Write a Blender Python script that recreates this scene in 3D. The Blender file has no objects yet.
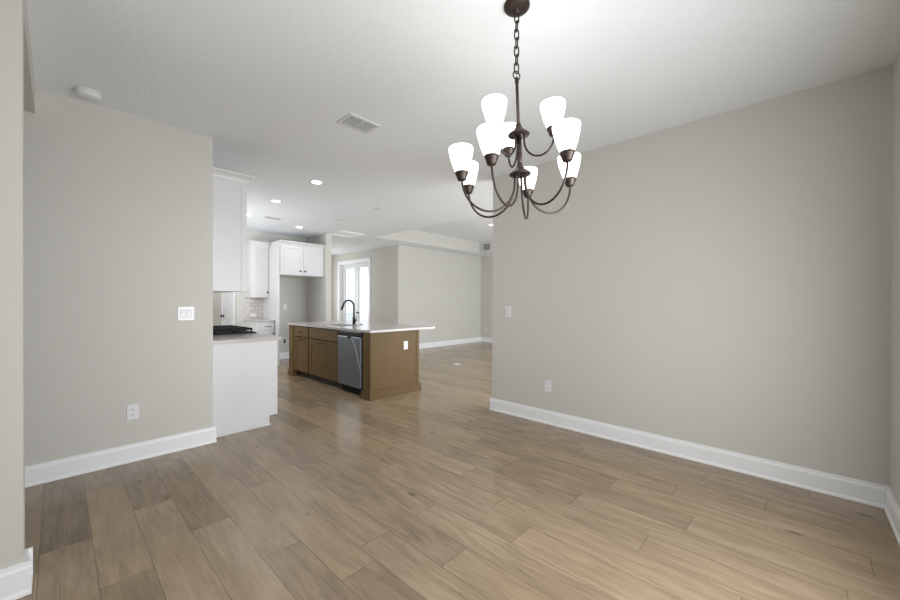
import bpy, bmesh, math, random
from mathutils import Vector, Matrix

rnd = random.Random(7)
S = bpy.context.scene
COL = S.collection
PI = math.pi

# ------------------------------------------------------------------ camera
FPX, PCY = 369.81, 303.89
YAW, PITCH, ROLL, CAMH = 0.75411, -0.004859, 0.003274, 1.2752
fw = Vector((math.cos(YAW) * math.cos(PITCH), math.sin(YAW) * math.cos(PITCH), math.sin(PITCH)))
rt = Vector((math.sin(YAW), -math.cos(YAW), 0.0))
up = rt.cross(fw)
r2 = math.cos(ROLL) * rt + math.sin(ROLL) * up
u2 = -math.sin(ROLL) * rt + math.cos(ROLL) * up
cam = bpy.data.cameras.new('camera')
cam.sensor_fit = 'HORIZONTAL'
cam.sensor_width = 36.0
cam.lens = FPX / 900.0 * 36.0
cam.shift_y = (PCY - 300.0) / 900.0
cam.clip_start = 0.02
cam.clip_end = 200
co = bpy.data.objects.new('camera', cam)
COL.objects.link(co)
M = Matrix((r2, u2, -fw)).transposed().to_4x4()
M.translation = Vector((0, 0, CAMH))
co.matrix_world = M
S.camera = co

# ------------------------------------------------------------------ world, light, exposure
S.view_settings.view_transform = 'Standard'
S.view_settings.look = 'None'
S.view_settings.gamma = 1.0
S.view_settings.use_curve_mapping = False
S.view_settings.exposure = 0.09
W = bpy.data.worlds.new('daylight')
S.world = W
W.use_nodes = True
bg = W.node_tree.nodes['Background']
bg.inputs[0].default_value = (0.86, 0.935, 1.0, 1)
bg.inputs[1].default_value = 1.35


def area(name, loc, direction, sx, sy, power, color=(1, 1, 1)):
    l = bpy.data.lights.new(name, 'AREA')
    l.shape = 'RECTANGLE'
    l.size, l.size_y = sx, sy
    l.energy = power
    l.color = color
    o = bpy.data.objects.new(name, l)
    COL.objects.link(o)
    o.location = loc
    o.rotation_euler = Vector(direction).to_track_quat('-Z', 'Y').to_euler()
    return o


# added fill lights out of view, standing in for daylight
area('dining_fill', (1.3, -0.39, 1.12), (0, 1, -0.03), 2.2, 1.4, 56, (0.945, 0.975, 1.0))  # broad fill added behind the camera; wall_front has no window
dl = area('left_wall_fill', (1.9, -0.385, 1.35), (0, 1, 0.0), 0.8, 1.2, 12, (0.945, 0.975, 1.0))  # narrow-spread fill added to brighten the left wall
dl.data.spread = math.radians(76)
area('foyer_fill', (-2.9, 1.0, 0.85), (1, 0, 0.9), 2.4, 1.2, 14, (0.945, 0.975, 1.0))  # upward fill added for the left part of the ceiling
area('kitchen_fill', (1.10, 7.0, 1.65), (1, 0, 0.4), 1.6, 1.1, 38, (0.95, 0.975, 1.0))  # hidden fill added for the cabinet sides that face left
area('breakfast_fill', (4.85, 10.9, 1.5), (0, -1, 0), 1.2, 1.7, 29, (0.95, 0.975, 1.0))  # unseen fill added to lift the french door wall
area('hall_fill', (1.7, 9.4, 2.70), (0, 0, -1), 0.5, 0.5, 13, (0.96, 0.98, 1.0))  # fill added to brighten the hall and its door
area('living_fill', (6.6, 0.5, 1.35), (0, 1, 0.35), 4.6, 2.2, 168, (0.94, 0.977, 1.0))  # large unseen fill added to brighten the living room
CAN_POWER = 1.3
SHADE_STRENGTH = 2.7
CAN_GLOW = 7.0


# ------------------------------------------------------------------ materials
def srgb(r, g, b):
    f = lambda c: (c / 255 / 12.92) if c / 255 <= 0.04045 else ((c / 255 + 0.055) / 1.055) ** 2.4
    return (f(r), f(g), f(b), 1)


def new_mat(name):
    m = bpy.data.materials.new(name)
    m.use_nodes = True
    nt = m.node_tree
    return m, nt, nt.nodes['Principled BSDF']


def node(nt, kind, **kw):
    n = nt.nodes.new(kind)
    for k, v in kw.items():
        setattr(n, k, v)
    return n


def simple(name, col, rough=0.5, metal=0.0, spec=0.5, noise=0.0, nscale=30, bump=0.0, bscale=200, stretch=None):
    m, nt, b = new_mat(name)
    b.inputs['Base Color'].default_value = col
    b.inputs['Roughness'].default_value = rough
    b.inputs['Metallic'].default_value = metal
    b.inputs['Specular IOR Level'].default_value = spec
    geo = node(nt, 'ShaderNodeNewGeometry')
    src = geo.outputs['Position']
    if stretch:
        mp = node(nt, 'ShaderNodeMapping')
        mp.inputs['Scale'].default_value = stretch
        nt.links.new(src, mp.inputs[0])
        src = mp.outputs[0]
    if noise:
        n = node(nt, 'ShaderNodeTexNoise')
        n.inputs['Scale'].default_value = nscale
        n.inputs['Detail'].default_value = 4
        nt.links.new(src, n.inputs['Vector'])
        mx = node(nt, 'ShaderNodeMix', data_type='RGBA')
        mx.inputs[6].default_value = tuple(c * (1 - noise) for c in col[:3]) + (1,)
        mx.inputs[7].default_value = tuple(min(1, c * (1 + noise)) for c in col[:3]) + (1,)
        nt.links.new(n.outputs['Fac'], mx.inputs[0])
        nt.links.new(mx.outputs[2], b.inputs['Base Color'])
    if bump:
        n = node(nt, 'ShaderNodeTexNoise')
        n.inputs['Scale'].default_value = bscale
        n.inputs['Detail'].default_value = 3
        nt.links.new(src, n.inputs['Vector'])
        bp = node(nt, 'ShaderNodeBump')
        bp.inputs['Strength'].default_value = bump
        bp.inputs['Distance'].default_value = 0.004
        nt.links.new(n.outputs['Fac'], bp.inputs['Height'])
        nt.links.new(bp.outputs[0], b.inputs['Normal'])
    return m


def emitter(name, col, strength):
    m, nt, b = new_mat(name)
    b.inputs['Base Color'].default_value = (0.9, 0.9, 0.88, 1)
    b.inputs['Roughness'].default_value = 0.4
    b.inputs['Emission Color'].default_value = col
    b.inputs['Emission Strength'].default_value = strength
    return m


def glass_mat():
    m = bpy.data.materials.new('door_glass')
    m.use_nodes = True
    nt = m.node_tree
    nt.nodes.clear()
    out = node(nt, 'ShaderNodeOutputMaterial')
    t = node(nt, 'ShaderNodeBsdfTransparent')
    t.inputs[0].default_value = (0.97, 0.985, 0.98, 1)
    g = node(nt, 'ShaderNodeBsdfGlossy')
    g.inputs['Roughness'].default_value = 0.02
    f = node(nt, 'ShaderNodeLayerWeight')
    f.inputs[0].default_value = 0.5
    pw = node(nt, 'ShaderNodeMath', operation='POWER')
    pw.inputs[1].default_value = 5.0
    nt.links.new(f.outputs['Facing'], pw.inputs[0])
    ma = node(nt, 'ShaderNodeMath', operation='MULTIPLY_ADD')
    ma.inputs[1].default_value = 0.9
    ma.inputs[2].default_value = 0.04
    nt.links.new(pw.outputs[0], ma.inputs[0])
    mx = node(nt, 'ShaderNodeMixShader')
    nt.links.new(ma.outputs[0], mx.inputs[0])
    nt.links.new(t.outputs[0], mx.inputs[1])
    nt.links.new(g.outputs[0], mx.inputs[2])
    nt.links.new(mx.outputs[0], out.inputs[0])
    return m


def floor_mat():
    m, nt, b = new_mat('oak_vinyl_planks')
    L = nt.links.new
    at = node(nt, 'ShaderNodeAttribute', attribute_name='plank')
    sep = node(nt, 'ShaderNodeSeparateColor')
    L(at.outputs['Color'], sep.inputs[0])
    geo = node(nt, 'ShaderNodeNewGeometry')
    off = node(nt, 'ShaderNodeVectorMath', operation='MULTIPLY')
    off.inputs[1].default_value = (17.0, 31.0, 23.0)
    L(at.outputs['Color'], off.inputs[0])
    ps = node(nt, 'ShaderNodeVectorMath', operation='ADD')
    L(geo.outputs['Position'], ps.inputs[0])
    L(off.outputs[0], ps.inputs[1])

    def noise(scale, detail, sx, sy, dist=0.0):
        mp = node(nt, 'ShaderNodeMapping')
        mp.inputs['Scale'].default_value = (sx, sy, 1)
        L(ps.outputs[0], mp.inputs[0])
        n = node(nt, 'ShaderNodeTexNoise')
        n.inputs['Scale'].default_value = scale
        n.inputs['Detail'].default_value = detail
        n.inputs['Distortion'].default_value = dist
        L(mp.outputs[0], n.inputs['Vector'])
        return n.outputs['Fac']

    def math_(op, a, c=None, d=None):
        n = node(nt, 'ShaderNodeMath', operation=op)
        for i, v in enumerate((a, c, d)):
            if v is None:
                continue
            if isinstance(v, (int, float)):
                n.inputs[i].default_value = v
            else:
                L(v, n.inputs[i])
        return n.outputs[0]

    fine = noise(26, 6, 6.0, 0.26, 0.3)
    broad = noise(4.0, 5, 3.0, 0.42, 1.6)
    cloud = noise(2.6, 2, 1.6, 0.9)
    # cathedral grain rings
    mp = node(nt, 'ShaderNodeMapping')
    mp.inputs['Scale'].default_value = (8.0, 0.55, 1)
    L(ps.outputs[0], mp.inputs[0])
    wv = node(nt, 'ShaderNodeTexWave', wave_type='RINGS', rings_direction='Z')
    wv.inputs['Scale'].default_value = 3.0
    wv.inputs['Distortion'].default_value = 6.0
    wv.inputs['Detail'].default_value = 2.0
    wv.inputs['Detail Scale'].default_value = 0.8
    L(mp.outputs[0], wv.inputs['Vector'])
    t = math_('MULTIPLY_ADD', math_('SUBTRACT', fine, 0.5), 0.55, sep.outputs[0])
    t = math_('MULTIPLY_ADD', math_('SUBTRACT', broad, 0.5), 0.85, t)
    t = math_('MULTIPLY_ADD', math_('SUBTRACT', cloud, 0.5), 0.35, t)
    t = math_('MULTIPLY_ADD', math_('SUBTRACT', wv.outputs['Fac'], 0.5), 0.05, t)
    ramp = node(nt, 'ShaderNodeValToRGB')
    e = ramp.color_ramp.elements
    e[0].position, e[0].color = 0.0, srgb(113, 97, 79)
    e[1].position, e[1].color = 1.0, srgb(186, 166, 139)
    mid = e.new(0.5)
    mid.color = srgb(154, 135, 111)
    L(t, ramp.inputs[0])
    # knots
    mk = node(nt, 'ShaderNodeMapping')
    mk.inputs['Scale'].default_value = (4.6, 2.0, 1)
    L(ps.outputs[0], mk.inputs[0])
    vo = node(nt, 'ShaderNodeTexVoronoi')
    vo.inputs['Scale'].default_value = 1.0
    L(mk.outputs[0], vo.inputs['Vector'])
    kn = node(nt, 'ShaderNodeMapRange', interpolation_type='SMOOTHSTEP')
    kn.inputs[1].default_value = 0.015
    kn.inputs[2].default_value = 0.12
    kn.inputs[3].default_value = 0.55
    kn.inputs[4].default_value = 1.0
    L(vo.outputs['Distance'], kn.inputs[0])
    # seams from the plank UV
    uv = node(nt, 'ShaderNodeUVMap', uv_map='plank_uv')
    sx = node(nt, 'ShaderNodeSeparateXYZ')
    L(uv.outputs[0], sx.inputs[0])

    def edge(o, size):
        a = math_('SUBTRACT', 1.0, o)
        d = math_('MINIMUM', o, a)
        n = node(nt, 'ShaderNodeMapRange')
        n.inputs[1].default_value = 0.0
        n.inputs[2].default_value = size
        n.inputs[3].default_value = 0.42
        n.inputs[4].default_value = 1.0
        L(d, n.inputs[0])
        return n.outputs[0]
    ed = math_('MULTIPLY', edge(sx.outputs[0], 0.013), edge(sx.outputs[1], 0.0022))
    k = math_('MULTIPLY', kn.outputs[0], ed)
    mx = node(nt, 'ShaderNodeMix', data_type='RGBA', blend_type='MULTIPLY')
    mx.inputs[0].default_value = 1.0
    L(ramp.outputs[0], mx.inputs[6])
    L(k, mx.inputs[7])
    tint = node(nt, 'ShaderNodeMix', data_type='RGBA')
    tint.inputs[6].default_value = (1.0, 0.985, 0.94, 1)
    tint.inputs[7].default_value = (0.99, 0.97, 0.98, 1)
    L(sep.outputs[1], tint.inputs[0])
    mt = node(nt, 'ShaderNodeMix', data_type='RGBA', blend_type='MULTIPLY')
    mt.inputs[0].default_value = 1.0
    L(mx.outputs[2], mt.inputs[6])
    L(tint.outputs[2], mt.inputs[7])
    L(mt.outputs[2], b.inputs['Base Color'])
    b.inputs['Roughness'].default_value = 0.23
    b.inputs['Specular IOR Level'].default_value = 0.5
    bp = node(nt, 'ShaderNodeBump')
    bp.inputs['Strength'].default_value = 0.06
    bp.inputs['Distance'].default_value = 0.002
    L(fine, bp.inputs['Height'])
    L(bp.outputs[0], b.inputs['Normal'])
    return m


def tile_mat():
    m, nt, b = new_mat('subway_tile')
    geo = node(nt, 'ShaderNodeNewGeometry')
    s = node(nt, 'ShaderNodeSeparateXYZ')
    c = node(nt, 'ShaderNodeCombineXYZ')
    nt.links.new(geo.outputs['Position'], s.inputs[0])
    nt.links.new(s.outputs['X'], c.inputs['X'])
    nt.links.new(s.outputs['Z'], c.inputs['Y'])
    br = node(nt, 'ShaderNodeTexBrick')
    br.inputs['Color1'].default_value = srgb(206, 200, 195)
    br.inputs['Color2'].default_value = srgb(196, 190, 186)
    br.inputs['Mortar'].default_value = srgb(150, 145, 142)
    br.inputs['Scale'].default_value = 1.0
    br.inputs['Brick Width'].default_value = 0.155
    br.inputs['Row Height'].default_value = 0.078
    br.inputs['Mortar Size'].default_value = 0.004
    nt.links.new(c.outputs[0], br.inputs['Vector'])
    nt.links.new(br.outputs['Color'], b.inputs['Base Color'])
    b.inputs['Roughness'].default_value = 0.2
    return m


MT = {
    'wall': simple('greige_wall_paint', srgb(207, 205, 199), 0.75, spec=0.3, bump=0.05, bscale=90),
    'ceiling': simple('knockdown_ceiling_paint', srgb(240, 243, 246), 0.85, spec=0.2, bump=0.75, bscale=42),
    'trim': simple('white_trim_paint', srgb(243, 244, 246), 0.35, noise=0.02, nscale=5),
    'cab': simple('white_cabinet_lacquer', srgb(214, 214, 215), 0.4, noise=0.015, nscale=4),
    'door': simple('white_door_paint', srgb(228, 229, 231), 0.4, noise=0.015, nscale=4),
    'wood': simple('brown_stained_maple', srgb(104, 82, 51), 0.5, spec=0.3, noise=0.22, nscale=7, stretch=(5, 5, 0.6)),
    'wood_shaded': simple('shadowed_toe_kick_board', srgb(52, 41, 31), 0.6, noise=0.15, nscale=7),  # shade of the toe-kick recess darkened into the board colour
    'quartz': simple('pale_grey_quartz', srgb(193, 186, 183), 0.18, noise=0.05, nscale=14),
    'steel': simple('brushed_stainless', srgb(140, 147, 156), 0.34, metal=0.9, noise=0.05, nscale=20, stretch=(1, 1, 30)),
    'sink': simple('satin_sink_steel', srgb(190, 192, 194), 0.3, metal=0.8, noise=0.04, nscale=20),
    'black': simple('matte_black_metal', srgb(20, 20, 22), 0.5, metal=0.2, noise=0.1, nscale=20),
    'black_plastic': simple('black_gloss_plastic', srgb(26, 27, 30), 0.22, noise=0.1, nscale=12),
    'iron': simple('cast_iron', srgb(17, 17, 18), 0.65, spec=0.25, noise=0.15, nscale=60),
    'bronze': simple('oil_rubbed_bronze', srgb(58, 47, 42), 0.42, metal=0.5, noise=0.18, nscale=25),
    'plate': simple('white_plate_plastic', srgb(232, 232, 234), 0.3, noise=0.01, nscale=10),
    'slot': simple('outlet_slot', srgb(70, 70, 74), 0.5, noise=0.05, nscale=10),
    'gap': simple('pale_plate_shadow_line', srgb(176, 176, 178), 0.5, noise=0.03, nscale=10),
    'vent': simple('white_vent_enamel', srgb(222, 222, 222), 0.4, noise=0.02, nscale=10),
    'duct': simple('dark_duct_interior', srgb(58, 58, 60), 0.8, noise=0.1, nscale=10),
    'tile': tile_mat(),
    'floor': floor_mat(),
    'glass': glass_mat(),
    'shade': emitter('lit_opal_glass', (1.0, 0.97, 0.92, 1), SHADE_STRENGTH),
    'can': emitter('lit_can_lens', (1.0, 0.98, 0.94, 1), CAN_GLOW),
    'patio': simple('pale_concrete', srgb(222, 222, 220), 0.8, noise=0.05, nscale=3),
    'pale_curve': simple('pale_strip_finish', srgb(214, 214, 205), 0.3, noise=0.02, nscale=10),
    'blue': simple('blue_grey_valve', srgb(96, 102, 118), 0.4, noise=0.05, nscale=20),
}


# ------------------------------------------------------------------ mesh building
class MB:
    def __init__(s):
        s.bm = bmesh.new()

    def box(s, x0, x1, y0, y1, z0, z1, bev=0.0):
        x0, x1 = sorted((x0, x1)); y0, y1 = sorted((y0, y1)); z0, z1 = sorted((z0, z1))
        vs = [s.bm.verts.new((x, y, z)) for x in (x0, x1) for y in (y0, y1) for z in (z0, z1)]
        fs = []
        for f in ((0, 1, 3, 2), (4, 6, 7, 5), (0, 4, 5, 1), (2, 3, 7, 6), (0, 2, 6, 4), (1, 5, 7, 3)):
            fs.append(s.bm.faces.new([vs[i] for i in f]))
        if bev:
            es = set(e for f in fs for e in f.edges)
            bmesh.ops.bevel(s.bm, geom=list(es), offset=bev, segments=2, profile=0.6, affect='EDGES')
        return s

    def rings(s, rings, closed=False, cap=True, smooth=True):
        n = len(rings[0])
        vv = [[s.bm.verts.new(p) for p in r] for r in rings]
        m = len(vv)
        for i in range(m if closed else m - 1):
            a, b = vv[i], vv[(i + 1) % m]
            for j in range(n):
                f = s.bm.faces.new((a[j], a[(j + 1) % n], b[(j + 1) % n], b[j]))
                f.smooth = smooth
        if cap and not closed:
            s.bm.faces.new(list(reversed(vv[0])))
            s.bm.faces.new(vv[-1])
        return s

    def lathe(s, o, axis, prof, n=24, cap=True):
        """prof: (radius, distance along axis)"""
        axis = Vector(axis).normalized()
        a = axis.orthogonal().normalized()
        b = axis.cross(a)
        o = Vector(o)
        rs = []
        for r, t in prof:
            r = max(r, 0.0004)
            rs.append([o + axis * t + a * (r * math.cos(2 * PI * k / n)) + b * (r * math.sin(2 * PI * k / n)) for k in range(n)])
        return s.rings(rs, cap=cap)

    def tube(s, path, r, n=10, closed=False):
        path = [Vector(p) for p in path]
        m = len(path)
        rs = []
        prev = None
        for i, p in enumerate(path):
            if closed:
                t = path[(i + 1) % m] - path[i - 1]
            else:
                t = path[min(i + 1, m - 1)] - path[max(i - 1, 0)]
            t.normalize()
            if prev is None:
                a = t.orthogonal().normalized()
            else:
                a = (prev - t * prev.dot(t)).normalized()
            prev = a
            b = t.cross(a)
            rr = r[i] if isinstance(r, (list, tuple)) else r
            rs.append([p + a * (rr * math.cos(2 * PI * k / n)) + b * (rr * math.sin(2 * PI * k / n)) for k in range(n)])
        return s.rings(rs, closed=closed)

    def prism(s, poly3, ext):
        """poly3: closed list of points, extruded by the vector ext"""
        ext = Vector(ext)
        a = [s.bm.verts.new(Vector(p)) for p in poly3]
        b = [s.bm.verts.new(Vector(p) + ext) for p in poly3]
        n = len(a)
        s.bm.faces.new(a)
        s.bm.faces.new(list(reversed(b)))
        for i in range(n):
            s.bm.faces.new((a[i], b[i], b[(i + 1) % n], a[(i + 1) % n]))
        return s

    # boxes on a wall face: face = outward direction, base = plane coordinate,
    # u along the wall, d outward distance
    def fbox(s, face, base, u0, u1, d0, d1, z0, z1, bev=0.0):
        sg = 1 if face[0] == '+' else -1
        a, b = base + sg * d0, base + sg * d1
        if face[1] == 'x':
            return s.box(a, b, u0, u1, z0, z1, bev)
        return s.box(u0, u1, a, b, z0, z1, bev)

    def build(s, name, mat, parent=None):
        bmesh.ops.recalc_face_normals(s.bm, faces=s.bm.faces)
        vs = [v.co for v in s.bm.verts]
        mn = Vector((min(v[i] for v in vs) for i in range(3)))
        mxx = Vector((max(v[i] for v in vs) for i in range(3)))
        c = Vector(((mn.x + mxx.x) / 2, (mn.y + mxx.y) / 2, mn.z))
        bmesh.ops.translate(s.bm, verts=s.bm.verts, vec=-c)
        me = bpy.data.meshes.new(name)
        s.bm.to_mesh(me)
        s.bm.free()
        me.materials.append(MT[mat] if isinstance(mat, str) else mat)
        o = bpy.data.objects.new(name, me)
        COL.objects.link(o)
        o['worigin'] = c
        if parent is not None:
            o.parent = parent
            o.location = c - Vector(parent['worigin'])
        else:
            o.location = c
        return o


def tag(o, label, cat, group=None):
    o['label'] = label
    o['category'] = cat
    if group:
        o['group'] = group
    return o


def thing(name, label, cat, loc, group=None):
    o = bpy.data.objects.new(name, None)
    o.empty_display_size = 0.05
    COL.objects.link(o)
    o.location = loc
    o['worigin'] = Vector(loc)
    return tag(o, label, cat, group)


def struct(name, mb, mat, parent=None):
    o = mb.build(name, mat, parent)
    if parent is None:
        o['kind'] = 'structure'
    return o


def box(*a, bev=0.0):
    return MB().box(*a, bev=bev)


def fpt(face, base, u, d, z):
    sg = 1 if face[0] == '+' else -1
    return Vector((base + sg * d, u, z)) if face[1] == 'x' else Vector((u, base + sg * d, z))


def fdir(face):
    sg = 1 if face[0] == '+' else -1
    return Vector((sg, 0, 0)) if face[1] == 'x' else Vector((0, sg, 0))


# ------------------------------------------------------------------ setting
CZ = 2.75
XE = 0.97                   # free end of the left wall
YL = 3.853                  # left wall face
XR = 3.541                  # right wall face
YE = 2.636                  # free end of the right wall
YN = -0.422                 # wall beside the camera
YK = 8.35                   # kitchen back wall
YV = 7.523                  # living room far wall
XD = 6.05                   # wall with the french doors

# floor: planks run along Y
PW, PL = 0.19, 1.21
JOINT = {-1: 3.01, 0: 2.76, 1: 3.45, 2: 2.93, 3: 2.44, 4: 1.925, 5: 1.51, 7: 1.243, 8: 1.655, 9: 1.10,
         10: 1.378, 11: .588, 12: 1.043, 13: .448, 14: .94, 15: .60, 16: .139, 17: .487}
TONE = {(0, 2.76): .26, (0, 1.55): .56, (1, 3.45): .36, (1, 2.24): .68, (1, 1.03): .42, (2, 2.93): .30, (2, 1.72): .70,
        (3, 2.44): .24, (3, 1.23): .68, (4, 1.925): .55, (4, .715): .34, (5, 1.51): .58, (5, .30): .34, (5, 2.72): .4,
        (7, 1.243): .36, (7, .033): .60, (8, 1.655): .42, (8, .445): .54, (9, 1.10): .52, (9, -.11): .62, (-1, 3.01): .5,
        (10, 1.378): .46, (10, .168): .62, (13, .448): .40, (13, -.762): .70, (12, 1.043): .40, (12, -.167): .56,
        (14, -.27): .66, (14, .94): .42, (16, .139): .58, (15, .60): .55, (16, 1.349): .45}
bm = bmesh.new()
uvl = bm.loops.layers.uv.new('plank_uv')
cl = bm.loops.layers.float_color.new('plank')
FX0, FX1, FY0, FY1 = -3.2, 9.6, -0.7, 11.1
k0 = int(math.floor((FX0 + .06) / PW))
k1 = int(math.ceil((FX1 + .06) / PW))
for k in range(k0, k1):
    xa, xb = max(FX0, -.06 + PW * k), min(FX1, -.06 + PW * (k + 1))
    j = JOINT.get(k, rnd.random() * PL)
    n0 = int(math.floor((FY0 - j) / PL))
    n1 = int(math.ceil((FY1 - j) / PL))
    for n in range(n0, n1):
        ya, yb = j + n * PL, j + (n + 1) * PL
        tone = rnd.gauss(.50, .075)
        for (kk, yy), tv in TONE.items():
            if kk == k and abs(yy - ya) < .03:
                tone = .5 + (tv - .5) * (.85 if tv < .5 else .62)
        c = (tone, rnd.random(), rnd.random(), 1)
        ya2, yb2 = max(ya, FY0), min(yb, FY1)
        if yb2 - ya2 < 0.002:
            continue
        f = bm.faces.new([bm.verts.new(p) for p in ((xa, ya2, 0), (xb, ya2, 0), (xb, yb2, 0), (xa, yb2, 0))])
        for lp, uv in zip(f.loops, ((0, (ya2 - ya) / PL), (1, (ya2 - ya) / PL), (1, (yb2 - ya) / PL), (0, (yb2 - ya) / PL))):
            lp[uvl].uv = uv
            lp[cl] = c
lo = [bm.verts.new(p) for p in ((FX0, FY0, -.08), (FX1, FY0, -.08), (FX1, FY1, -.08), (FX0, FY1, -.08))]
bm.faces.new(list(reversed(lo)))
me = bpy.data.meshes.new('floor')
bm.to_mesh(me)
bm.free()
me.materials.append(MT['floor'])
fo = bpy.data.objects.new('floor', me)
COL.objects.link(fo)
fo['kind'] = 'structure'

# ceiling with the living room tray
TX0, TX1, TY0, TY1, TZ = 4.96, 8.75, 2.4, 7.0, 3.08
mb = MB()
mb.box(-3.2, TX0, -.7, 11.1, CZ, CZ + .05)
mb.box(TX0, 6.17, TY1, 11.1, CZ, CZ + .05)
mb.box(6.17, 9.6, TY1, 7.64, CZ, CZ + .05)
mb.box(TX1, 9.6, .2, TY1, CZ, CZ + .05)
mb.box(TX0, TX1, .2, TY0, CZ, CZ + .05)
mb.box(TX0 - .1, TX1 + .1, TY0 - .1, TY1 + .1, TZ, TZ + .05)
struct('ceiling', mb, 'ceiling')
mb = MB()
mb.box(TX0 - .05, TX0 - .001, TY0, TY1, CZ + .05, TZ)
mb.box(TX1 + .001, TX1 + .05, TY0, TY1, CZ + .05, TZ)
mb.box(TX0, TX1, TY0 - .05, TY0 - .001, CZ + .05, TZ)
mb.box(TX0, TX1, TY1 + .001, TY1 + .05, CZ + .05, TZ)
# painted faces down to the opening edge
mb.box(TX0, TX0 + .002, TY0, TY1, CZ, TZ)
mb.box(TX1 - .002, TX1, TY0, TY1, CZ, TZ)
mb.box(TX0, TX1, TY1 - .002, TY1, CZ, TZ)
mb.box(TX0, TX1, TY0, TY0 + .002, CZ, TZ)
struct('trim_1', mb, 'wall')

# walls
struct('wall_left', box(-3.2, XE, YL, YL + .112, 0, CZ), 'wall')
struct('wall_near', box(-3.2, -.099, 2.447, 2.56, 0, CZ), 'wall')
struct('wall_foyer', box(-3.3, -3.2, YN - .12, YL + .112, 0, CZ), 'wall')
struct('wall_header', box(-.212, -.099, 2.56, YL, 2.571, CZ), 'wall')
struct('wall_right', box(XR, XR + .12, YN, YE, 0, CZ), 'wall')
struct('wall_front', box(-3.2, XR + .12, YN - .12, YN, 0, CZ), 'wall')
struct('wall_kitchen_left', box(.86, XE, YL + .112, 10.4, 0, CZ), 'wall')
struct('wall_kitchen_back', box(2.53, 4.0, YK, YK + .12, 0, CZ), 'wall')
struct('wall_hall_right', box(2.53, 2.65, YK + .12, 10.4, 0, CZ), 'wall')
struct('wall_hall_back', box(.86, 2.65, 10.4, 10.52, 0, CZ), 'wall')
struct('wall_stub', box(4.0, 4.13, 7.45, 11.0, 0, CZ), 'wall')
struct('wall_breakfast_back', box(4.0, 6.2, 11.0, 11.1, 0, CZ), 'wall')
DY0, DY1, DZ = 8.84, 10.41, 2.43
mb = MB()
mb.box(XD, XD + .15, YV, DY0, 0, CZ)
mb.box(XD, XD + .15, DY1, 11.0, 0, CZ)
mb.box(XD, XD + .15, DY0, DY1, DZ, CZ)
struct('wall_breakfast_right', mb, 'wall')
struct('wall_living_back', box(XD + .15, 9.6, YV, YV + .12, 0, CZ), 'wall')
struct('wall_living_right', box(9.47, 9.6, .2, YV, 0, CZ), 'wall')

# outside the french doors
struct('patio', box(6.2, 26, 7.7, 40, -.14, -.05), 'patio')

# baseboards
BP = [(0, 0), (.0236, 0), (.0236, .010), (.0195, .019), (.0155, .021), (.0155, .112), (.011, .122), (.009, .139), (0, .139)]


def base_run(mb, face, base, u0, u1):
    sg = 1 if face[0] == '+' else -1
    if face[1] == 'x':
        mb.prism([(base + sg * d, u0, z) for d, z in BP], (0, u1 - u0, 0))
    else:
        mb.prism([(u0, base + sg * d, z) for d, z in BP], (u1 - u0, 0, 0))


def baseboard(name, *runs):
    mb = MB()
    for r in runs:
        base_run(mb, *r)
    struct(name, mb, 'trim')


G = .0236
baseboard('baseboard_left', ('-y', YL, -3.2, XE + G), ('+x', XE, YL, YL + .108))
baseboard('baseboard_near', ('-y', 2.447, -3.2, -.099 + G), ('+x', -.099, 2.447, 2.56), ('+y', 2.56, -3.2, -.099 + G))
baseboard('baseboard_right', ('-x', XR, YN, YE + G), ('+y', YE, XR, XR + .12), ('+x', XR + .12, YN, YE + G))
baseboard('baseboard_front', ('+y', YN, -3.2, XR - G))
baseboard('baseboard_living', ('-y', YV, XD - G, 9.47), ('-x', 9.47, .2, YV - G))
baseboard('baseboard_breakfast', ('-x', XD, YV, DY0 - .095), ('-x', XD, DY1 + .095, 11.0), ('-y', 11.0, 4.13, XD - G))
baseboard('baseboard_stub', ('-y', 7.45, 4.0 - G, 4.13 + G), ('-x', 4.0, 7.45, YK - G), ('+x', 4.13, 7.45, 11.0 - G))
baseboard('baseboard_alcove', ('-y', YK, 3.049, 4.0 - G))
baseboard('baseboard_hall', ('-y', 10.4, .97, 2.53), ('-x', 2.53, 9.34, 10.4 - G))


# ------------------------------------------------------------------ hardware helpers
def knob(parent, face, base, u, z, r=.014, mat='black', name='knob'):
    o = fpt(face, base, u, 0, z)
    return MB().lathe(o, fdir(face), [(r * .75, 0), (r * .75, .003), (r * .4, .005), (r * .4, .013), (r * .9, .017), (r, .022), (r * .85, .027), (r * .3, .029)], 16).build(name, mat, parent)


def bar_pull(parent, face, base, u, z, w=.13, mat='black', name='handle'):
    mb = MB()
    mb.tube([fpt(face, base, u - w / 2, .028, z), fpt(face, base, u + w / 2, .028, z)], .005, 8)
    for s in (-1, 1):
        mb.tube([fpt(face, base, u + s * w * .36, 0, z), fpt(face, base, u + s * w * .36, .028, z)], .0045, 8)
    return mb.build(name, mat, parent)


def shaker(parent, name, face, base, u0, u1, z0, z1, mat, rail=.06, t=.019):
    mb = MB()
    b = .0025
    mb.fbox(face, base, u0, u0 + rail, 0, t, z0, z1, b)
    mb.fbox(face, base, u1 - rail, u1, 0, t, z0, z1, b)
    mb.fbox(face, base, u0 + rail, u1 - rail, 0, t, z0, z0 + rail, b)
    mb.fbox(face, base, u0 + rail, u1 - rail, 0, t, z1 - rail, z1, b)
    mb.fbox(face, base, u0 + rail - .004, u1 - rail + .004, 0, t - .012, z0 + rail - .004, z1 - rail + .004)
    return mb.build(name, mat, parent)


def slab_front(parent, name, face, base, u0, u1, z0, z1, mat, t=.019):
    return MB().fbox(face, base, u0, u1, 0, t, z0, z1, .003).build(name, mat, parent)


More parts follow.
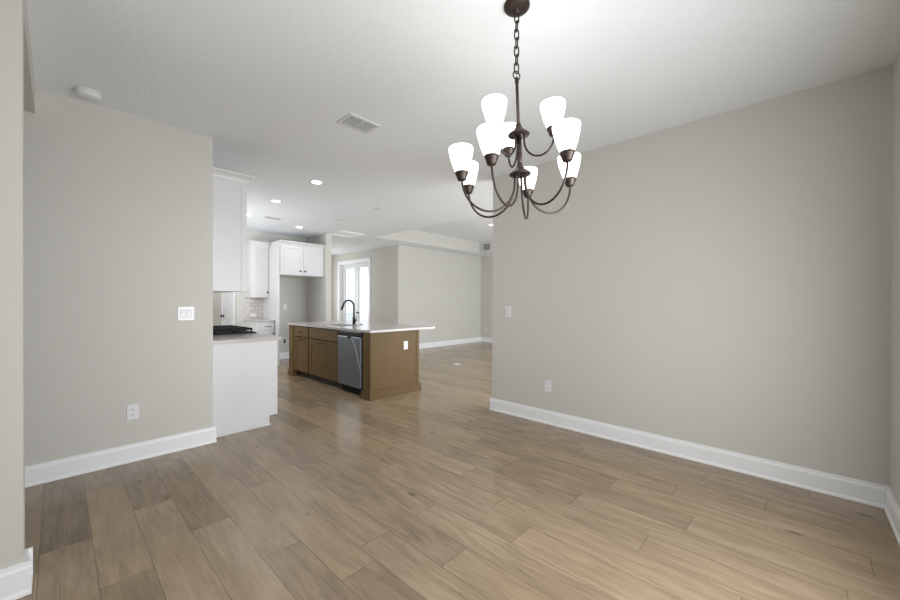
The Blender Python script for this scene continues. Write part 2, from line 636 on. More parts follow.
def plate_outlet(label, face, base, u, z, w=.072, h=.116, group=None, rot=False, gangs=1):
    t = thing('electrical_outlet', label, 'outlet', fpt(face, base, u, 0, z - h / 2), group)
    MB().fbox(face, base, u - w / 2, u + w / 2, 0, .006, z - h / 2, z + h / 2, .002).build('cover_plate', 'plate', t)
    for g in range(gangs):
        gu = u + (g - (gangs - 1) / 2) * .046
        for s in (-1, 1):
            du, dz = (s * .021, 0) if rot else (0, s * .021)
            hw, hh = (.0145, .0165) if rot else (.0165, .0145)
            r = MB().fbox(face, base, gu + du - hw, gu + du + hw, .006, .0085, z + dz - hh, z + dz + hh, .001).build('receptacle', 'plate', t)
            m = MB()
            for q in (-1, 1):
                m.fbox(face, base, gu + du + q * .0062 - .0014, gu + du + q * .0062 + .0014, .0083, .0092, z + dz - .002, z + dz + .007)
            m.fbox(face, base, gu + du - .0022, gu + du + .0022, .0083, .0092, z + dz - .0095, z + dz - .005)
            m.build('slot', 'slot', r)
    return t


def plate_switch(label, face, base, u, z, w=.072, h=.118, gangs=1, group=None):
    t = thing('light_switch', label, 'switch', fpt(face, base, u, 0, z - h / 2), group)
    MB().fbox(face, base, u - w / 2, u + w / 2, 0, .006, z - h / 2, z + h / 2, .002).build('cover_plate', 'plate', t)
    for g in range(gangs):
        gu = u + (g - (gangs - 1) / 2) * .046
        MB().fbox(face, base, gu - .0185, gu + .0185, .0055, .0068, z - .035, z + .035).build('rocker_frame', 'gap', t)
        sg = 1 if face[0] == '+' else -1
        m = MB()
        prof = [(.006, -.0325), (.0075, -.0325), (.0085, 0), (.011, .0325), (.006, .0325)]
        if face[1] == 'x':
            m.prism([(base + sg * d, gu - .016, z + q) for d, q in prof], (0, .032, 0))
        else:
            m.prism([(gu - .016, base + sg * d, z + q) for d, q in prof], (.032, 0, 0))
        m.build('rocker', 'plate', t)
    return t


# ------------------------------------------------------------------ kitchen island
XI, YI, IY1, IX1 = 2.777, 4.024, 6.45, 3.62
CT0, CT1 = .876, .906      # counter slab
# near end panel with its pilaster and base moulding
t = thing('island_end_panel', 'brown wood end panel of the island, nearest the dining room, with a white outlet', 'cabinet panel', (3.2, YI, 0))
box(XI + .03, IX1, YI, YI + .02, 0, CT0).build('panel', 'wood', t)
p = box(XI, XI + .075, YI - .006, YI + .165, 0, CT0, bev=.004).build('corner_post', 'wood', t)
box(IX1 - .05, IX1 + .004, YI - .006, YI + .02, 0, CT0, bev=.003).build('end_stile', 'wood', t)


def moulding(mb, x0, x1, y0, y1):
    mb.box(x0, x1, y0, y1, 0, .024, bev=.005)
    d = .007
    mb.box(x0 + d, x1 - d, y0 + d, y1 - d, .022, .092, bev=.003)
    mb.box(x0 + d + .006, x1 - d - .006, y0 + d + .006, y1 - d - .006, .09, .112, bev=.006)


mb = MB()
moulding(mb, XI - .028, IX1 + .028, YI - .036, YI + .018)
moulding(mb, XI - .028, XI + .05, YI + .019, YI + .185)
mb.build('base_moulding', 'wood', t)
# far end panel
t = thing('island_end_panel', 'brown wood end panel at the far end of the island, beside the drawer cabinet', 'cabinet panel', (3.2, IY1, 0))
box(XI + .03, IX1, IY1 - .02, IY1, 0, CT0).build('panel', 'wood', t)
box(XI, XI + .075, IY1 - .16, IY1 + .006, 0, CT0, bev=.004).build('corner_post', 'wood', t)
mb = MB()
moulding(mb, XI - .022, XI + .05, IY1 - .175, IY1 + .028)
mb.build('base_moulding', 'wood', t)
# back panel under the overhang
t = tag(box(IX1 - .02, IX1, YI + .022, IY1 - .022, 0, CT0).build('island_back_panel', 'wood'), 'brown wood back panel of the island under the counter overhang, facing the living room', 'cabinet panel')


def carcass(parent, mat, x0, x1, y0, y1, z0=.1, z1=CT0, kick=True):
    mb = MB()
    mb.box(x0, x1, y0, y0 + .018, z0, z1)
    mb.box(x0, x1, y1 - .018, y1, z0, z1)
    mb.box(x1 - .01, x1, y0, y1, z0, z1)
    mb.box(x0, x1, y0, y1, z0, z0 + .018)
    return mb.build('carcass', mat, parent)


FB = XI + .022              # plane of the face frames
# drawer cabinet
t = thing('base_cabinet', 'brown wood island cabinet with one drawer over one door, left of the sink cabinet', 'cabinet', (FB, 6.0, 0))
carcass(t, 'wood', FB + .042, IX1 - .024, 5.735, 6.285)
mb = MB()
mb.fbox('-x', FB + .022, 5.735, 5.775, -.02, 0, .1, CT0); mb.fbox('-x', FB + .022, 6.245, 6.285, -.02, 0, .1, CT0)
mb.fbox('-x', FB + .022, 5.775, 6.245, -.02, 0, .845, CT0); mb.fbox('-x', FB + .022, 5.775, 6.245, -.02, 0, .1, .13)
mb.fbox('-x', FB + .022, 5.775, 6.245, -.02, 0, .66, .70)
mb.build('face_frame', 'wood', t)
d = slab_front(t, 'drawer', '-x', FB + .022, 5.755, 6.265, .693, .858, 'wood', t=.041)
bar_pull(d, '-x', FB - .019, 6.01, .78)
d = shaker(t, 'door', '-x', FB + .022, 5.755, 6.265, .115, .675, 'wood', t=.041)
bar_pull(d, '-x', FB - .019, 6.01, .648)
box(FB + .07, FB + .085, 5.735, 6.285, 0, .1).build('toe_kick', 'wood_shaded', t)
# sink cabinet
t = thing('sink_cabinet', 'brown wood island cabinet with a false drawer front over two doors, under the faucet', 'cabinet', (FB, 5.27, 0))
carcass(t, 'wood', FB + .042, IX1 - .024, 4.825, 5.733, z1=.66)
mb = MB()
mb.fbox('-x', FB + .022, 4.825, 4.86, -.02, 0, .1, CT0); mb.fbox('-x', FB + .022, 5.70, 5.733, -.02, 0, .1, CT0)
mb.fbox('-x', FB + .022, 4.86, 5.70, -.02, 0, .845, CT0); mb.fbox('-x', FB + .022, 4.86, 5.70, -.02, 0, .1, .13)
mb.fbox('-x', FB + .022, 4.86, 5.70, -.02, 0, .66, .70)
mb.build('face_frame', 'wood', t)
slab_front(t, 'false_drawer_front', '-x', FB + .022, 4.845, 5.715, .693, .858, 'wood', t=.041)
for a, b, hu in ((4.845, 5.277, 5.20), (5.283, 5.715, 5.36)):
    d = shaker(t, 'door', '-x', FB + .022, a, b, .115, .675, 'wood', t=.041)
    bar_pull(d, '-x', FB - .019, hu, .645, .1)
box(FB + .07, FB + .085, 4.825, 5.733, 0, .1).build('toe_kick', 'wood_shaded', t)
# dishwasher
t = thing('dishwasher', 'stainless steel dishwasher with black control strip built into the island', 'dishwasher', (XI, 4.51, 0))
DW0, DW1 = 4.205, 4.815
box(XI + .03, XI + .57, DW0 + .004, DW1 - .004, .1, .868).build('tub', 'iron', t)
dr = box(XI - .012, XI + .03, DW0 + .018, DW1 - .006, .115, .795, bev=.006).build('door', 'steel', t)
box(XI - .010, XI + .03, DW0 + .008, DW1 - .004, .80, .866, bev=.006).build('control_panel', 'black_plastic', t)
mb = MB()
mb.box(XI - .02, XI - .0125, 4.455, 4.54, .765, .805, bev=.003)
mb.build('latch_pocket', 'black_plastic', dr)
path = [(4.503, .794), (4.465, .785), (4.414, .754), (4.365, .69), (4.328, .613), (4.279, .497), (4.243, .381)]
MB().tube([(XI - .015, y, z) for y, z in path], .003, 6).build('pale_strip', 'pale_curve', dr)  # pale curved strip across the door front
box(XI + .06, XI + .075, DW0, DW1, 0, .1).build('toe_kick', 'iron', t)

# island worktop with the sink opening
CX0, CX1, CY0, CY1 = 2.748, 3.915, 3.98, 6.465
SX0, SX1, SY0, SY1 = 2.93, 3.27, 4.95, 5.66
mb = MB()
mb.box(CX0, CX1, CY0, SY0, CT0, CT1)
mb.box(CX0, CX1, SY1, CY1, CT0, CT1)
mb.box(CX0, SX0, SY0, SY1, CT0, CT1)
mb.box(SX1, CX1, SY0, SY1, CT0, CT1)
tag(mb.build('island_countertop', 'quartz'), 'pale grey quartz worktop overhanging the brown kitchen island', 'countertop')
t = thing('sink', 'stainless undermount sink set into the island worktop in front of the black faucet', 'sink', (3.1, 5.3, .68))
mb = MB()
a, z0 = .012, .68
mb.box(SX0 - a, SX1 + a, SY0 - a, SY1 + a, z0, z0 + .01)
mb.box(SX0 - a, SX0, SY0 - a, SY1 + a, z0, CT0)
mb.box(SX1, SX1 + a, SY0 - a, SY1 + a, z0, CT0)
mb.box(SX0, SX1, SY0 - a, SY0, z0, CT0)
mb.box(SX0, SX1, SY1, SY1 + a, z0, CT0)
mb.build('basin', 'sink', t)
MB().lathe((3.1, 5.3, z0 + .01), (0, 0, 1), [(.045, 0), (.045, .003), (.03, .003), (.028, .001)], 20).build('drain', 'sink', t)
# faucet
FXp, FYp = 3.345, 5.305
t = thing('faucet', 'tall black gooseneck kitchen faucet standing on the island worktop', 'faucet', (FXp, FYp, CT1))
MB().lathe((FXp, FYp, CT1), (0, 0, 1), [(.030, 0), (.030, .006), (.024, .012), (.0225, .10), (.019, .115), (.014, .125)], 20).build('base', 'black', t)
pts = [(FXp, FYp, CT1 + .11), (FXp, FYp, CT1 + .2), (FXp, FYp, 1.20)]
R = .098
for i in range(1, 15):
    a = PI * i / 14 * 0.90
    pts.append((FXp - R + R * math.cos(a), FYp, 1.20 + R * math.sin(a)))
e = Vector(pts[-1]); dv = (Vector(pts[-1]) - Vector(pts[-2])).normalized()
MB().tube(pts + [tuple(e + dv * .02)], .0145, 12).build('gooseneck_spout', 'black', t)
h0 = e + dv * .015
MB().tube([h0, h0 + dv * .012, h0 + dv * .06, h0 + dv * .075], [.0135, .017, .0185, .017], 14).build('spray_head', 'black', t)
hb = MB()
hb.tube([(FXp, FYp - .02, CT1 + .055), (FXp, FYp - .06, CT1 + .058)], .014, 12)
hb.build('valve_hub', 'black', t)
MB().tube([(FXp, FYp - .052, CT1 + .06), (FXp + .004, FYp - .064, CT1 + .1), (FXp + .006, FYp - .07, CT1 + .15)], [.007, .0055, .0045], 8).build('lever', 'black', t)
t = thing('air_switch_button', 'small black round button on the worktop right of the faucet', 'button', (3.40, 5.17, CT1))
MB().lathe((3.40, 5.17, CT1), (0, 0, 1), [(.024, 0), (.024, .004), (.018, .006)], 18).build('collar', 'black', t)
MB().lathe((3.40, 5.17, CT1 + .006), (0, 0, 1), [(.015, 0), (.015, .005), (.012, .007)], 18).build('push_cap', 'black', t)
plate_outlet('white outlet on the brown end panel of the kitchen island', '-y', YI, 3.372, .665)

# ------------------------------------------------------------------ left kitchen run, behind the left wall
YP = YL + .112             # back of the left wall = end of the run
t = thing('base_cabinet', 'white base cabinet with plain end panel at the free end of the left wall', 'cabinet', (1.28, YP, 0))
mb = MB()
mb.prism([(XE + .002, YP, 0), (1.505, YP, 0), (1.505, YP, .1), (1.585, YP, .1), (1.585, YP, CT0), (XE + .002, YP, CT0)], (0, .018, 0))
mb.build('end_panel', 'cab', t)
mb = MB()
mb.box(XE + .002, 1.565, YP + .018, YP + .65, .1, CT0)
mb.box(XE + .002, 1.50, YP + .018, YP + .65, 0, .1)
mb.build('carcass', 'cab', t)
d = slab_front(t, 'drawer', '+x', 1.565, YP + .01, YP + .64, .71, .865, 'cab')
bar_pull(d, '+x', 1.584, YP + .325, .79)
for a, b, s in ((YP + .01, YP + .322, YP + .29), (YP + .328, YP + .64, YP + .36)):
    d = shaker(t, 'door', '+x', 1.565, a, b, .115, .70, 'cab')
    knob(d, '+x', 1.584, s, .665)
mb = MB()
mb.box(XE + .0, 1.512, YP - .014, YP - .0005, 0, .02, bev=.004)
mb.build('shoe_moulding', 'cab', t)
tag(box(XE + .002, 1.618, YP - .025, YP + .652, CT0, CT1, bev=.003).build('countertop', 'quartz'), 'short pale grey quartz worktop on the white cabinet at the left wall end', 'countertop')
# gas range
RY0, RY1 = YP + .656, YP + 1.418
t = thing('gas_range', 'gas range with black cast iron grates behind the short white cabinet', 'stove', (1.3, (RY0 + RY1) / 2, 0))
box(XE + .01, 1.58, RY0 + .002, RY1 - .002, .02, .90).build('body', 'steel', t)
box(XE + .01, 1.61, RY0, RY1, .90, .918, bev=.004).build('cooktop', 'iron', t)
for i in range(3):
    y0 = RY0 + .02 + i * .242
    y1 = y0 + .238
    g = MB()
    for yy in (y0, y1 - .012, (y0 + y1) / 2 - .006):
        g.box(1.04, 1.57, yy, yy + .012, .944, .968, bev=.003)
    for k in range(7):
        xx = 1.04 + k * .0863
        g.box(xx, xx + .012, y0, y1, .944, .966, bev=.003)
    for xx in (1.045, 1.555):
        for yy in (y0 + .002, y1 - .014):
            g.box(xx, xx + .012, yy, yy + .012, .917, .948)
    g.build('grate', 'iron', t)
    for xx in (1.18, 1.43):
        MB().lathe((xx, (y0 + y1) / 2, .917), (0, 0, 1), [(.05, 0), (.05, .006), (.035, .008), (.035, .014), (.03, .016)], 20).build('burner', 'iron', t)
od = box(1.58, 1.605, RY0 + .01, RY1 - .01, .2, .74, bev=.006).build('oven_door', 'steel', t)
bar_pull(od, '+x', 1.605, (RY0 + RY1) / 2, .70, .6, 'steel')
cp = box(1.58, 1.60, RY0 + .01, RY1 - .01, .76, .89, bev=.005).build('control_panel', 'steel', t)
for k in range(5):
    knob(cp, '+x', 1.60, RY0 + .11 + k * .135, .825, .02)
# upper cabinet
UX = 1.252
t = thing('wall_cabinet', 'tall white upper cabinet with crown moulding beside the left wall end', 'cabinet', (XE, YP, 1.37))
box(XE + .002, UX + .018, YP, YP + .62, 1.372, 2.44).build('carcass', 'cab', t)
for a, b, s in ((YP + .004, YP + .307, YP + .275), (YP + .313, YP + .616, YP + .345)):
    d = shaker(t, 'door', '+x', UX + .02, a, b, 1.375, 2.43, 'cab')
    knob(d, '+x', UX + .039, s, 1.43)


def crown(mb, x0, x1, y0, y1, z0, open_sides=''):
    """stepped and flared crown around a box top; open_sides: letters of walls without projection"""
    prof = [(.004, 0), (.010, .012), (.016, .030), (.030, .046), (.048, .058), (.055, .066), (.055, .078)]
    rings = []
    for d, dz in prof:
        xa = x0 - (0 if 'w' in open_sides else d); xb = x1 + (0 if 'e' in open_sides else d)
        ya = y0 - (0 if 's' in open_sides else d); yb = y1 + (0 if 'n' in open_sides else d)
        rings.append([(xa, ya, z0 + dz), (xb, ya, z0 + dz), (xb, yb, z0 + dz), (xa, yb, z0 + dz)])
    mb.rings(rings, smooth=False)


mb = MB()
crown(mb, XE + .002, UX + .04, YP - .001, YP + .62, 2.43, 'wn')
mb.build('crown_moulding', 'cab', t)
mb = MB()
mb.fbox('-y', YP, XE + .004, XE + .02, 0, .004, 1.372, 2.43)
mb.fbox('-y', YP, UX - .012, UX + .018, 0, .004, 1.372, 2.43)
mb.build('end_stiles', 'cab', t)

# ------------------------------------------------------------------ back kitchen wall
FBX0, FBX1 = 2.69, 3.025
BFY = 7.72
t = thing('base_cabinet', 'white base cabinet with a drawer over a door on the far kitchen wall', 'cabinet', ((FBX0 + FBX1) / 2, YK, 0))
mb = MB()
mb.box(FBX0, FBX1, BFY, YK, .1, CT0)
mb.box(FBX0, FBX1, BFY + .07, YK, 0, .1)
mb.build('carcass', 'cab', t)
d = slab_front(t, 'drawer', '-y', BFY, FBX0 + .012, FBX1 - .01, .70, .862, 'cab')
bar_pull(d, '-y', BFY - .019, 2.885, .778, .14)
d = shaker(t, 'door', '-y', BFY, FBX0 + .012, FBX1 - .01, .115, .69, 'cab')
knob(d, '-y', BFY - .019, 2.996, .63, .016)
tag(box(FBX0 - .022, FBX1, BFY - .045, YK, CT0, CT1, bev=.003).build('countertop', 'quartz'), 'small pale quartz worktop on the far kitchen wall under the grey tiles', 'countertop')
tag(box(2.69, FBX1, YK - .009, YK, CT1, 1.352).build('tile_backsplash', 'tile'), 'grey subway tile backsplash on the far kitchen wall', 'backsplash')
plate_outlet('white outlet set sideways in the grey tile backsplash', '-y', YK - .009, 2.838, .985, .116, .072, rot=True)
t = thing('wall_cabinet', 'white upper cabinet with one door and crown over the tile backsplash', 'cabinet', (2.88, YK, 1.355))
UFY = 8.02
box(2.69, FBX1, UFY, YK, 1.355, 2.43).build('carcass', 'cab', t)
mb = MB()
mb.fbox('-y', UFY, 2.69, 2.735, 0, .004, 1.355, 2.43)
mb.build('face_frame', 'cab', t)
d = shaker(t, 'door', '-y', UFY, 2.735, FBX1 - .008, 1.36, 2.42, 'cab')
knob(d, '-y', UFY - .019, 2.992, 1.465, .017)
mb = MB()
crown(mb, 2.69, FBX1, UFY - .02, YK, 2.42, 'en')
mb.build('crown_moulding', 'cab', t)
# refrigerator surround
RFY = 7.54
tag(box(3.027, 3.0455, RFY - .02, YK - .002, 0, 2.43).build('tall_side_panel', 'cab'), 'tall white side panel at the left of the empty refrigerator alcove', 'cabinet panel')
t = thing('refrigerator_cabinet', 'white two door cabinet hung over the empty refrigerator alcove', 'cabinet', (3.52, YK, 0))
box(3.047, 3.996, RFY, YK - .002, 1.815, 2.43).build('carcass', 'cab', t)
for a, b, s in ((3.06, 3.527, 3.468), (3.533, 3.99, 3.568)):
    d = shaker(t, 'door', '-y', RFY, a, b, 1.83, 2.42, 'cab')
    knob(d, '-y', RFY - .019, s, 1.905, .018)
mb = MB()
crown(mb, 3.047, 3.996, RFY - .02, YK - .002, 2.42, 'wen')
mb.build('crown_moulding', 'cab', t)
plate_outlet('small white outlet plate high on the wall of the refrigerator alcove', '-y', YK, 3.50, 1.155)
t = thing('water_supply_box', 'white recessed water supply box low on the wall of the refrigerator alcove', 'valve box', (3.492, YK, .32))
mb = MB()
for a in ((3.445, 3.46, .322, .462), (3.525, 3.54, .322, .462), (3.46, 3.525, .322, .337), (3.46, 3.525, .447, .462)):
    mb.fbox('-y', YK, a[0], a[1], 0, .008, a[2], a[3], .001)
mb.build('frame', 'plate', t)
MB().fbox('-y', YK, 3.46, 3.525, 0, .002, .337, .447).build('recess', 'blue', t)
mb = MB()
mb.lathe((3.492, YK - .002, .38), (0, -1, 0), [(.012, 0), (.012, .012), (.018, .014), (.018, .02)], 14)
mb.build('valve', 'slot', t)

# ------------------------------------------------------------------ doors
# door in the hall beyond the kitchen
HX = 2.53
d1 = struct('door_1', MB().fbox('-x', HX, 8.55, 9.25, .001, .014, .01, 2.03), 'door')
for z0, z1 in ((.22, .92), (1.08, 1.86)):
    mb = MB()
    for u0, u1 in ((8.66, 8.69), (9.11, 9.14)):
        mb.fbox('-x', HX, u0, u1, .014, .020, z0, z1, .002)
    mb.fbox('-x', HX, 8.69, 9.11, .014, .020, z0, z0 + .03, .002)
    mb.fbox('-x', HX, 8.69, 9.11, .014, .020, z1 - .03, z1, .002)
    mb.build('panel_moulding', 'door', d1)
MB().lathe(fpt('-x', HX, 9.17, .014, .955), (-1, 0, 0), [(.033, 0), (.033, .006), (.014, .010), (.012, .03), (.026, .036), (.031, .048), (.026, .06), (.01, .064)], 20).build('door_knob', 'black', d1)
mb = MB()
mb.fbox('-x', HX, 8.472, 8.547, 0, .018, 0, 2.11, .003)
mb.fbox('-x', HX, 9.253, 9.328, 0, .018, 0, 2.11, .003)
mb.fbox('-x', HX, 8.472, 9.328, 0, .018, 2.035, 2.11, .003)
struct('trim_2', mb, 'trim')
# french doors
DXp = XD + .10
ym = (DY0 + DY1) / 2
for i, (a, b) in enumerate(((DY0 + .02, ym - .002), (ym + .002, DY1 - .02))):
    mb = MB()
    st = .112
    mb.box(DXp, DXp + .044, a, a + st, .012, DZ - .02, bev=.003)
    mb.box(DXp, DXp + .044, b - st, b, .012, DZ - .02, bev=.003)
    mb.box(DXp, DXp + .044, a + st, b - st, .012, .26, bev=.003)
    mb.box(DXp, DXp + .044, a + st, b - st, DZ - .135, DZ - .02, bev=.003)
    dd = struct('door_%d' % (i + 2), mb, 'door')
    box(DXp + .019, DXp + .025, a + st - .005, b - st + .005, .255, DZ - .13).build('glass_pane', 'glass', dd)
    if i == 0:
        hy = b - .08
        h = MB()
        h.lathe((DXp, hy, .95), (-1, 0, 0), [(.032, 0), (.032, .010), (.016, .013), (.014, .05), (.016, .052), (.012, .06)], 18)
        h.tube([(DXp - .05, hy, .95), (DXp - .054, hy - .03, .95), (DXp - .054, hy - .13, .952), (DXp - .046, hy - .145, .952)], [.009, .010, .013, .012], 10)
        h.build('lever_handle', 'black', dd)
mb = MB()
for y0, y1 in ((DY0 - .092, DY0 + .002), (DY1 - .002, DY1 + .092)):
    mb.box(XD - .018, XD, y0, y1, 0, DZ + .092, bev=.003)
mb.box(XD - .018, XD, DY0 + .002, DY1 - .002, DZ - .002, DZ + .092, bev=.003)
mb.box(XD, XD + .15, DY0, DY0 + .018, 0, DZ)
mb.box(XD, XD + .15, DY1 - .018, DY1, 0, DZ)
mb.box(XD, XD + .15, DY0 + .018, DY1 - .018, DZ - .018, DZ)
mb.box(XD + .02, XD + .15, DY0 + .018, DY1 - .018, 0, .012)
struct('trim_3', mb, 'trim')

# ------------------------------------------------------------------ wall plates
plate_switch('white double rocker switch on the left wall above the outlet', '-y', YL, .767, 1.169, .118, .118, 2)
plate_outlet('white outlet low on the left wall above the baseboard', '-y', YL, .416, .392)
plate_switch('white single switch at the left end of the large blank right wall', '-x', XR, 2.408, 1.168)
plate_outlet('white outlet low on the large blank right wall', '-x', XR, 1.907, .396)
plate_outlet('tiny white outlet low on the far living room wall beside the right wall edge', '-x', 9.47, 7.30, .40)
t = thing('floor_outlet', 'pale outlet cover set flush in the wood floor of the living room', 'floor outlet', (5.6, 5.08, 0))
box(5.53, 5.67, 5.02, 5.14, 0.0005, .005, bev=.002).build('cover_plate', 'plate', t)
box(5.56, 5.64, 5.05, 5.11, .005, .008, bev=.001).build('flip_lid', 'plate', t)


# ------------------------------------------------------------------ ceiling fittings
def recessed(label, x, y, z, group='recessed ceiling lights'):
    t = thing('recessed_light', label, 'ceiling light', (x, y, z), group)
    MB().lathe((x, y, z), (0, 0, -1), [(.085, 0), (.085, .003), (.062, .006), (.056, .0035)], 28, cap=True).build('trim_ring', 'plate', t)
    MB().lathe((x, y, z - .0045), (0, 0, -1), [(.055, 0), (.055, .002)], 28).build('lens', 'can', t)
    l = bpy.data.lights.new('can_lamp', 'AREA')
    l.shape = 'DISK'
    l.size = .11
    l.energy = CAN_POWER
    l.color = (1.0, .97, .93)
    o = bpy.data.objects.new('can_lamp', l)
    COL.objects.link(o)
    o.parent = t
    o.location = (0, 0, -.012)


recessed('recessed ceiling light nearest the dining room', 2.20, 4.33, CZ)
recessed('recessed ceiling light between the nearest one and the narrow kitchen vent', 2.21, 5.58, CZ)
recessed('recessed ceiling light peeping past the crown of the tall upper cabinet', 2.23, 6.82, CZ)
recessed('recessed ceiling light in front of the refrigerator cabinet', 3.29, 7.19, CZ)
recessed('recessed ceiling light in the raised tray by the right wall edge', 6.94, 5.20, TZ)


def vent(label, x, y, z, w, h, along='x', n=8, group='ceiling air vents', divider=True):
    """ceiling register: w along X, h along Y"""
    t = thing('air_vent', label, 'vent', (x, y, z), group)
    f = .022
    box(x - w / 2 + f, x + w / 2 - f, y - h / 2 + f, y + h / 2 - f, z - .003, z - .001).build('duct_opening', 'duct', t)
    mb = MB()
    mb.box(x - w / 2, x - w / 2 + f, y - h / 2, y + h / 2, z - .010, z, bev=.002)
    mb.box(x + w / 2 - f, x + w / 2, y - h / 2, y + h / 2, z - .010, z, bev=.002)
    mb.box(x - w / 2 + f, x + w / 2 - f, y - h / 2, y - h / 2 + f, z - .010, z, bev=.002)
    mb.box(x - w / 2 + f, x + w / 2 - f, y + h / 2 - f, y + h / 2, z - .010, z, bev=.002)
    mb.build('frame', 'vent', t)
    x0, x1, y0, y1 = x - w / 2 + f, x + w / 2 - f, y - h / 2 + f, y + h / 2 - f
    for k in range(n):
        m = MB()
        if along == 'x':
            yy = y0 + (y1 - y0) * (k + .5) / n
            s = -1
            m.prism([(x0, yy - .005, z - .003), (x0, yy - .0035, z - .003), (x0, yy + s * .006, z - .012), (x0, yy + s * .006 - .0015, z - .012)], (x1 - x0, 0, 0))
        else:
            xx = x0 + (x1 - x0) * (k + .5) / n
            s = -1
            m.prism([(xx - .005, y0, z - .003), (xx - .0035, y0, z - .003), (xx + s * .006, y0, z - .012), (xx + s * .006 - .0015, y0, z - .012)], (0, y1 - y0, 0))
        m.build('louver', 'vent', t)
    if divider:
        box(x - .006, x + .006, y0, y1, z - .013, z - .003).build('divider_bar', 'vent', t)


vent('white ceiling vent nearest the chandelier, with louvers and a centre bar', 1.715, 2.655, CZ, .285, .215, 'x', 8)
vent('narrow white ceiling vent between the recessed kitchen lights', 2.62, 6.75, CZ, .30, .15, 'x', 5, divider=False)
vent('narrow ceiling vent above the left end of the living room far wall', 5.98, 7.25, CZ, .34, .13, 'x', 4, divider=False)
vent('narrow ceiling vent above the right end of the living room far wall', 8.28, 7.25, CZ, .34, .13, 'x', 4, divider=False)
# grille on the tray side
t = thing('return_grille', 'square air grille on the side of the raised living room tray', 'vent', (TX1, 6.72, 2.79))
gx = TX1 - .002
mb = MB()
for a in ((6.56, 6.585, 2.79, 3.03), (6.855, 6.88, 2.79, 3.03), (6.585, 6.855, 2.79, 2.815), (6.585, 6.855, 3.005, 3.03)):
    mb.fbox('-x', gx, a[0], a[1], 0, .01, a[2], a[3], .002)
mb.build('frame', 'vent', t)
MB().fbox('-x', gx, 6.585, 6.855, 0, .002, 2.815, 3.005).build('duct_opening', 'duct', t)
for k in range(9):
    z = 2.825 + k * .0205
    MB().prism([(gx - .003, 6.585, z), (gx - .011, 6.585, z - .010), (gx - .011, 6.585, z - .008), (gx - .003, 6.585, z + .002)], (0, .27, 0)).build('louver', 'vent', t)
# smoke detector
t = thing('smoke_detector', 'round white smoke detector on the ceiling above the left wall', 'smoke detector', (.155, 3.655, CZ))
MB().lathe((.155, 3.655, CZ), (0, 0, -1), [(.070, 0), (.070, .010), (.066, .012)], 36).build('base_plate', 'plate', t)
MB().lathe((.155, 3.655, CZ - .012), (0, 0, -1), [(.064, 0), (.067, .004), (.067, .016), (.058, .027), (.03, .030), (.012, .0305)], 36).build('cover', 'plate', t)
# blank covers over the island
for x, y, w in ((3.48, 4.83, 'nearer the chandelier'), (3.46, 5.95, 'nearer the refrigerator cabinet')):
    t = thing('ceiling_cover_plate', 'round blank white ceiling cover above the island, ' + w, 'cover plate', (x, y, CZ), 'blank covers above the island')
    MB().lathe((x, y, CZ), (0, 0, -1), [(.075, 0), (.075, .004), (.068, .007), (.02, .009)], 28).build('disc', 'vent', t)
    MB().lathe((x, y, CZ - .009), (0, 0, -1), [(.006, 0), (.005, .003)], 10).build('screw', 'plate', t)
t = thing('ceiling_panel', 'pale square panel in the ceiling before the french doors', 'hatch', (4.32, 7.17, CZ))  # pale square panel with a border, flat under the ceiling
mb = MB()
hx, hy, hh, hf = 4.33, 7.17, .29, .05
mb.box(hx - hh, hx - hh + hf, hy - hh, hy + hh, CZ - .014, CZ, bev=.003)
mb.box(hx + hh - hf, hx + hh, hy - hh, hy + hh, CZ - .014, CZ, bev=.003)
mb.box(hx - hh + hf, hx + hh - hf, hy - hh, hy - hh + hf, CZ - .014, CZ, bev=.003)
mb.box(hx - hh + hf, hx + hh - hf, hy + hh - hf, hy + hh, CZ - .014, CZ, bev=.003)
mb.build('frame', 'trim', t)
box(hx - hh + hf, hx + hh - hf, hy - hh + hf, hy + hh - hf, CZ - .006, CZ).build('panel_board', 'trim', t)

# ------------------------------------------------------------------ chandelier
AX, AY = 1.568, 1.0245
PIV = Vector((AX, AY, 2.42))          # the fixture hangs slightly off plumb from its chain
TILT = Matrix.Rotation(.040, 3, fw.cross(Vector((0, 0, 1))).cross(Vector((0, 0, 1))))


def T(p):
    q = TILT @ (Vector(p) - PIV)
    return PIV + q


t = thing('chandelier', 'two tier bronze chandelier with nine lit white glass shades hanging from a chain', 'chandelier', (AX, AY, CZ))
MB().lathe((AX, AY, CZ), (0, 0, -1), [(.064, 0), (.064, .008), (.060, .015), (.046, .022), (.02, .027), (.009, .030), (.008, .044)], 32).build('ceiling_canopy', 'bronze', t)


def link(c, lz, wid, ang, rr=.0034):
    pts = []
    for k in range(20):
        a = 2 * PI * k / 20
        u = wid * math.cos(a)
        z = (lz - wid) * (1 if math.sin(a) > 0 else -1) * (1 if abs(math.sin(a)) > .05 else 0) + wid * math.sin(a)
        pts.append((c[0] + u * math.cos(ang), c[1] + u * math.sin(ang), c[2] + z))
    return MB().tube(pts, rr, 8, closed=True)


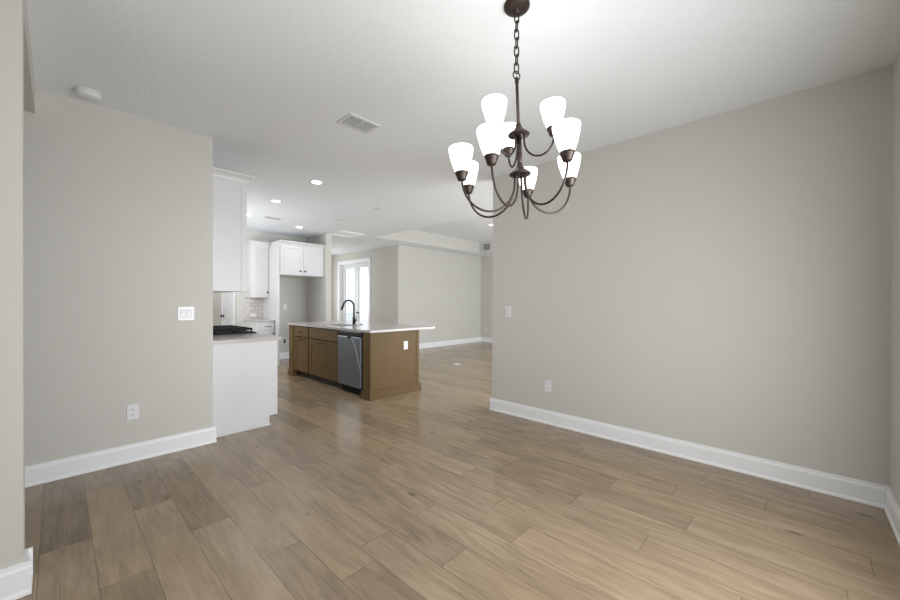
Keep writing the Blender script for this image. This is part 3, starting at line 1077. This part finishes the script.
zz = 2.688
for k in range(7):
    link((AX, AY, zz), .026, .0115, YAW - PI / 2 + (0.35 if k % 2 == 0 else 1.75)).build('chain_link', 'bronze', t)
    zz -= .0415
rg = []
for k in range(24):
    a = 2 * PI * k / 24
    u = .021 * math.cos(a)
    rg.append((AX + u * math.cos(YAW - PI / 2 + .5), AY + u * math.sin(YAW - PI / 2 + .5), zz + .005 + .021 * math.sin(a)))
MB().tube(rg, .003, 8, closed=True).build('hanging_ring', 'bronze', t)
ZT = zz - .012
axis_dn = T((AX, AY, 1.0)) - T((AX, AY, 2.0))
axis_dn.normalize()
mb = MB()
mb.tube([T((AX, AY, ZT + .01)), T((AX, AY, ZT)), T((AX, AY, ZT - .02)), T((AX, AY, ZT - .025)), T((AX, AY, 1.915))], [.004, .010, .010, .0075, .0075], 14)
mb.build('stem', 'bronze', t)
MB().tube([T((AX, AY, 2.10)), T((AX, AY, 1.915))], .0125, 16).build('stem_sleeve', 'bronze', t)
for zc in (2.118, 1.922):
    MB().lathe(T((AX, AY, zc + .022)), axis_dn, [(.0125, -.022), (.014, -.012), (.017, -.004), (.026, .008), (.040, .020), (.051, .027), (.054, .031), (.052, .035), (.018, .036)], 32).build('hub_disc', 'bronze', t)

right = rt
fwd = Vector((fw.x, fw.y, 0)).normalized()


def arm(theta, R, zh, zb, zcup, r0=.030, ar=.0052):
    d = (right * math.sin(theta) + fwd * math.cos(theta))
    base = Vector((AX, AY, 0))
    P = lambda r, z: T(base + d * r + Vector((0, 0, z)))
    pts = [P(r0, zh), P(r0, (zh + zcup) / 2)]
    mid, h = (r0 + R) / 2, (R - r0) / 2
    zs = zcup - .035
    pts.append(P(r0, zs + .012))
    for k in range(0, 19):
        a = PI + PI * k / 18
        x = mid + h * math.cos(a)
        z = zs + (zs - zb) * math.sin(a)
        pts.append(P(x, z))
    pts.append(P(R, zcup - .02))
    am = MB().tube(pts, ar, 10).build('arm', 'bronze', t)
    o = P(R, zcup)
    up_ = -axis_dn
    MB().lathe(o, up_, [(.007, -.040), (.015, -.039), (.0195, -.036), (.022, -.030), (.0255, -.020), (.031, -.008), (.0335, .0), (.031, .003)], 24).build('socket_cup', 'bronze', am)
    prof = [(.027, .001), (.031, .003), (.037, .018), (.046, .046), (.054, .078), (.0585, .102), (.0595, .114), (.057, .1195), (.050, .121), (.0555, .114), (.053, .098), (.047, .074), (.040, .046), (.031, .018), (.018, .008)]
    MB().lathe(o, up_, prof, 32, cap=True).build('glass_shade', 'shade', am)


for th in (-100.6, -57.0, -145.0, 19.0, 149.0, 70.0):
    arm(math.radians(th), .298, 1.905, 1.726, 1.912)
for th in (-129.0, -8.5, 112.0):
    arm(math.radians(th), .168, 2.105, 1.988, 2.106, .026)

# drop helper property
for o in list(bpy.data.objects):
    if 'worigin' in o:
        del o['worigin']
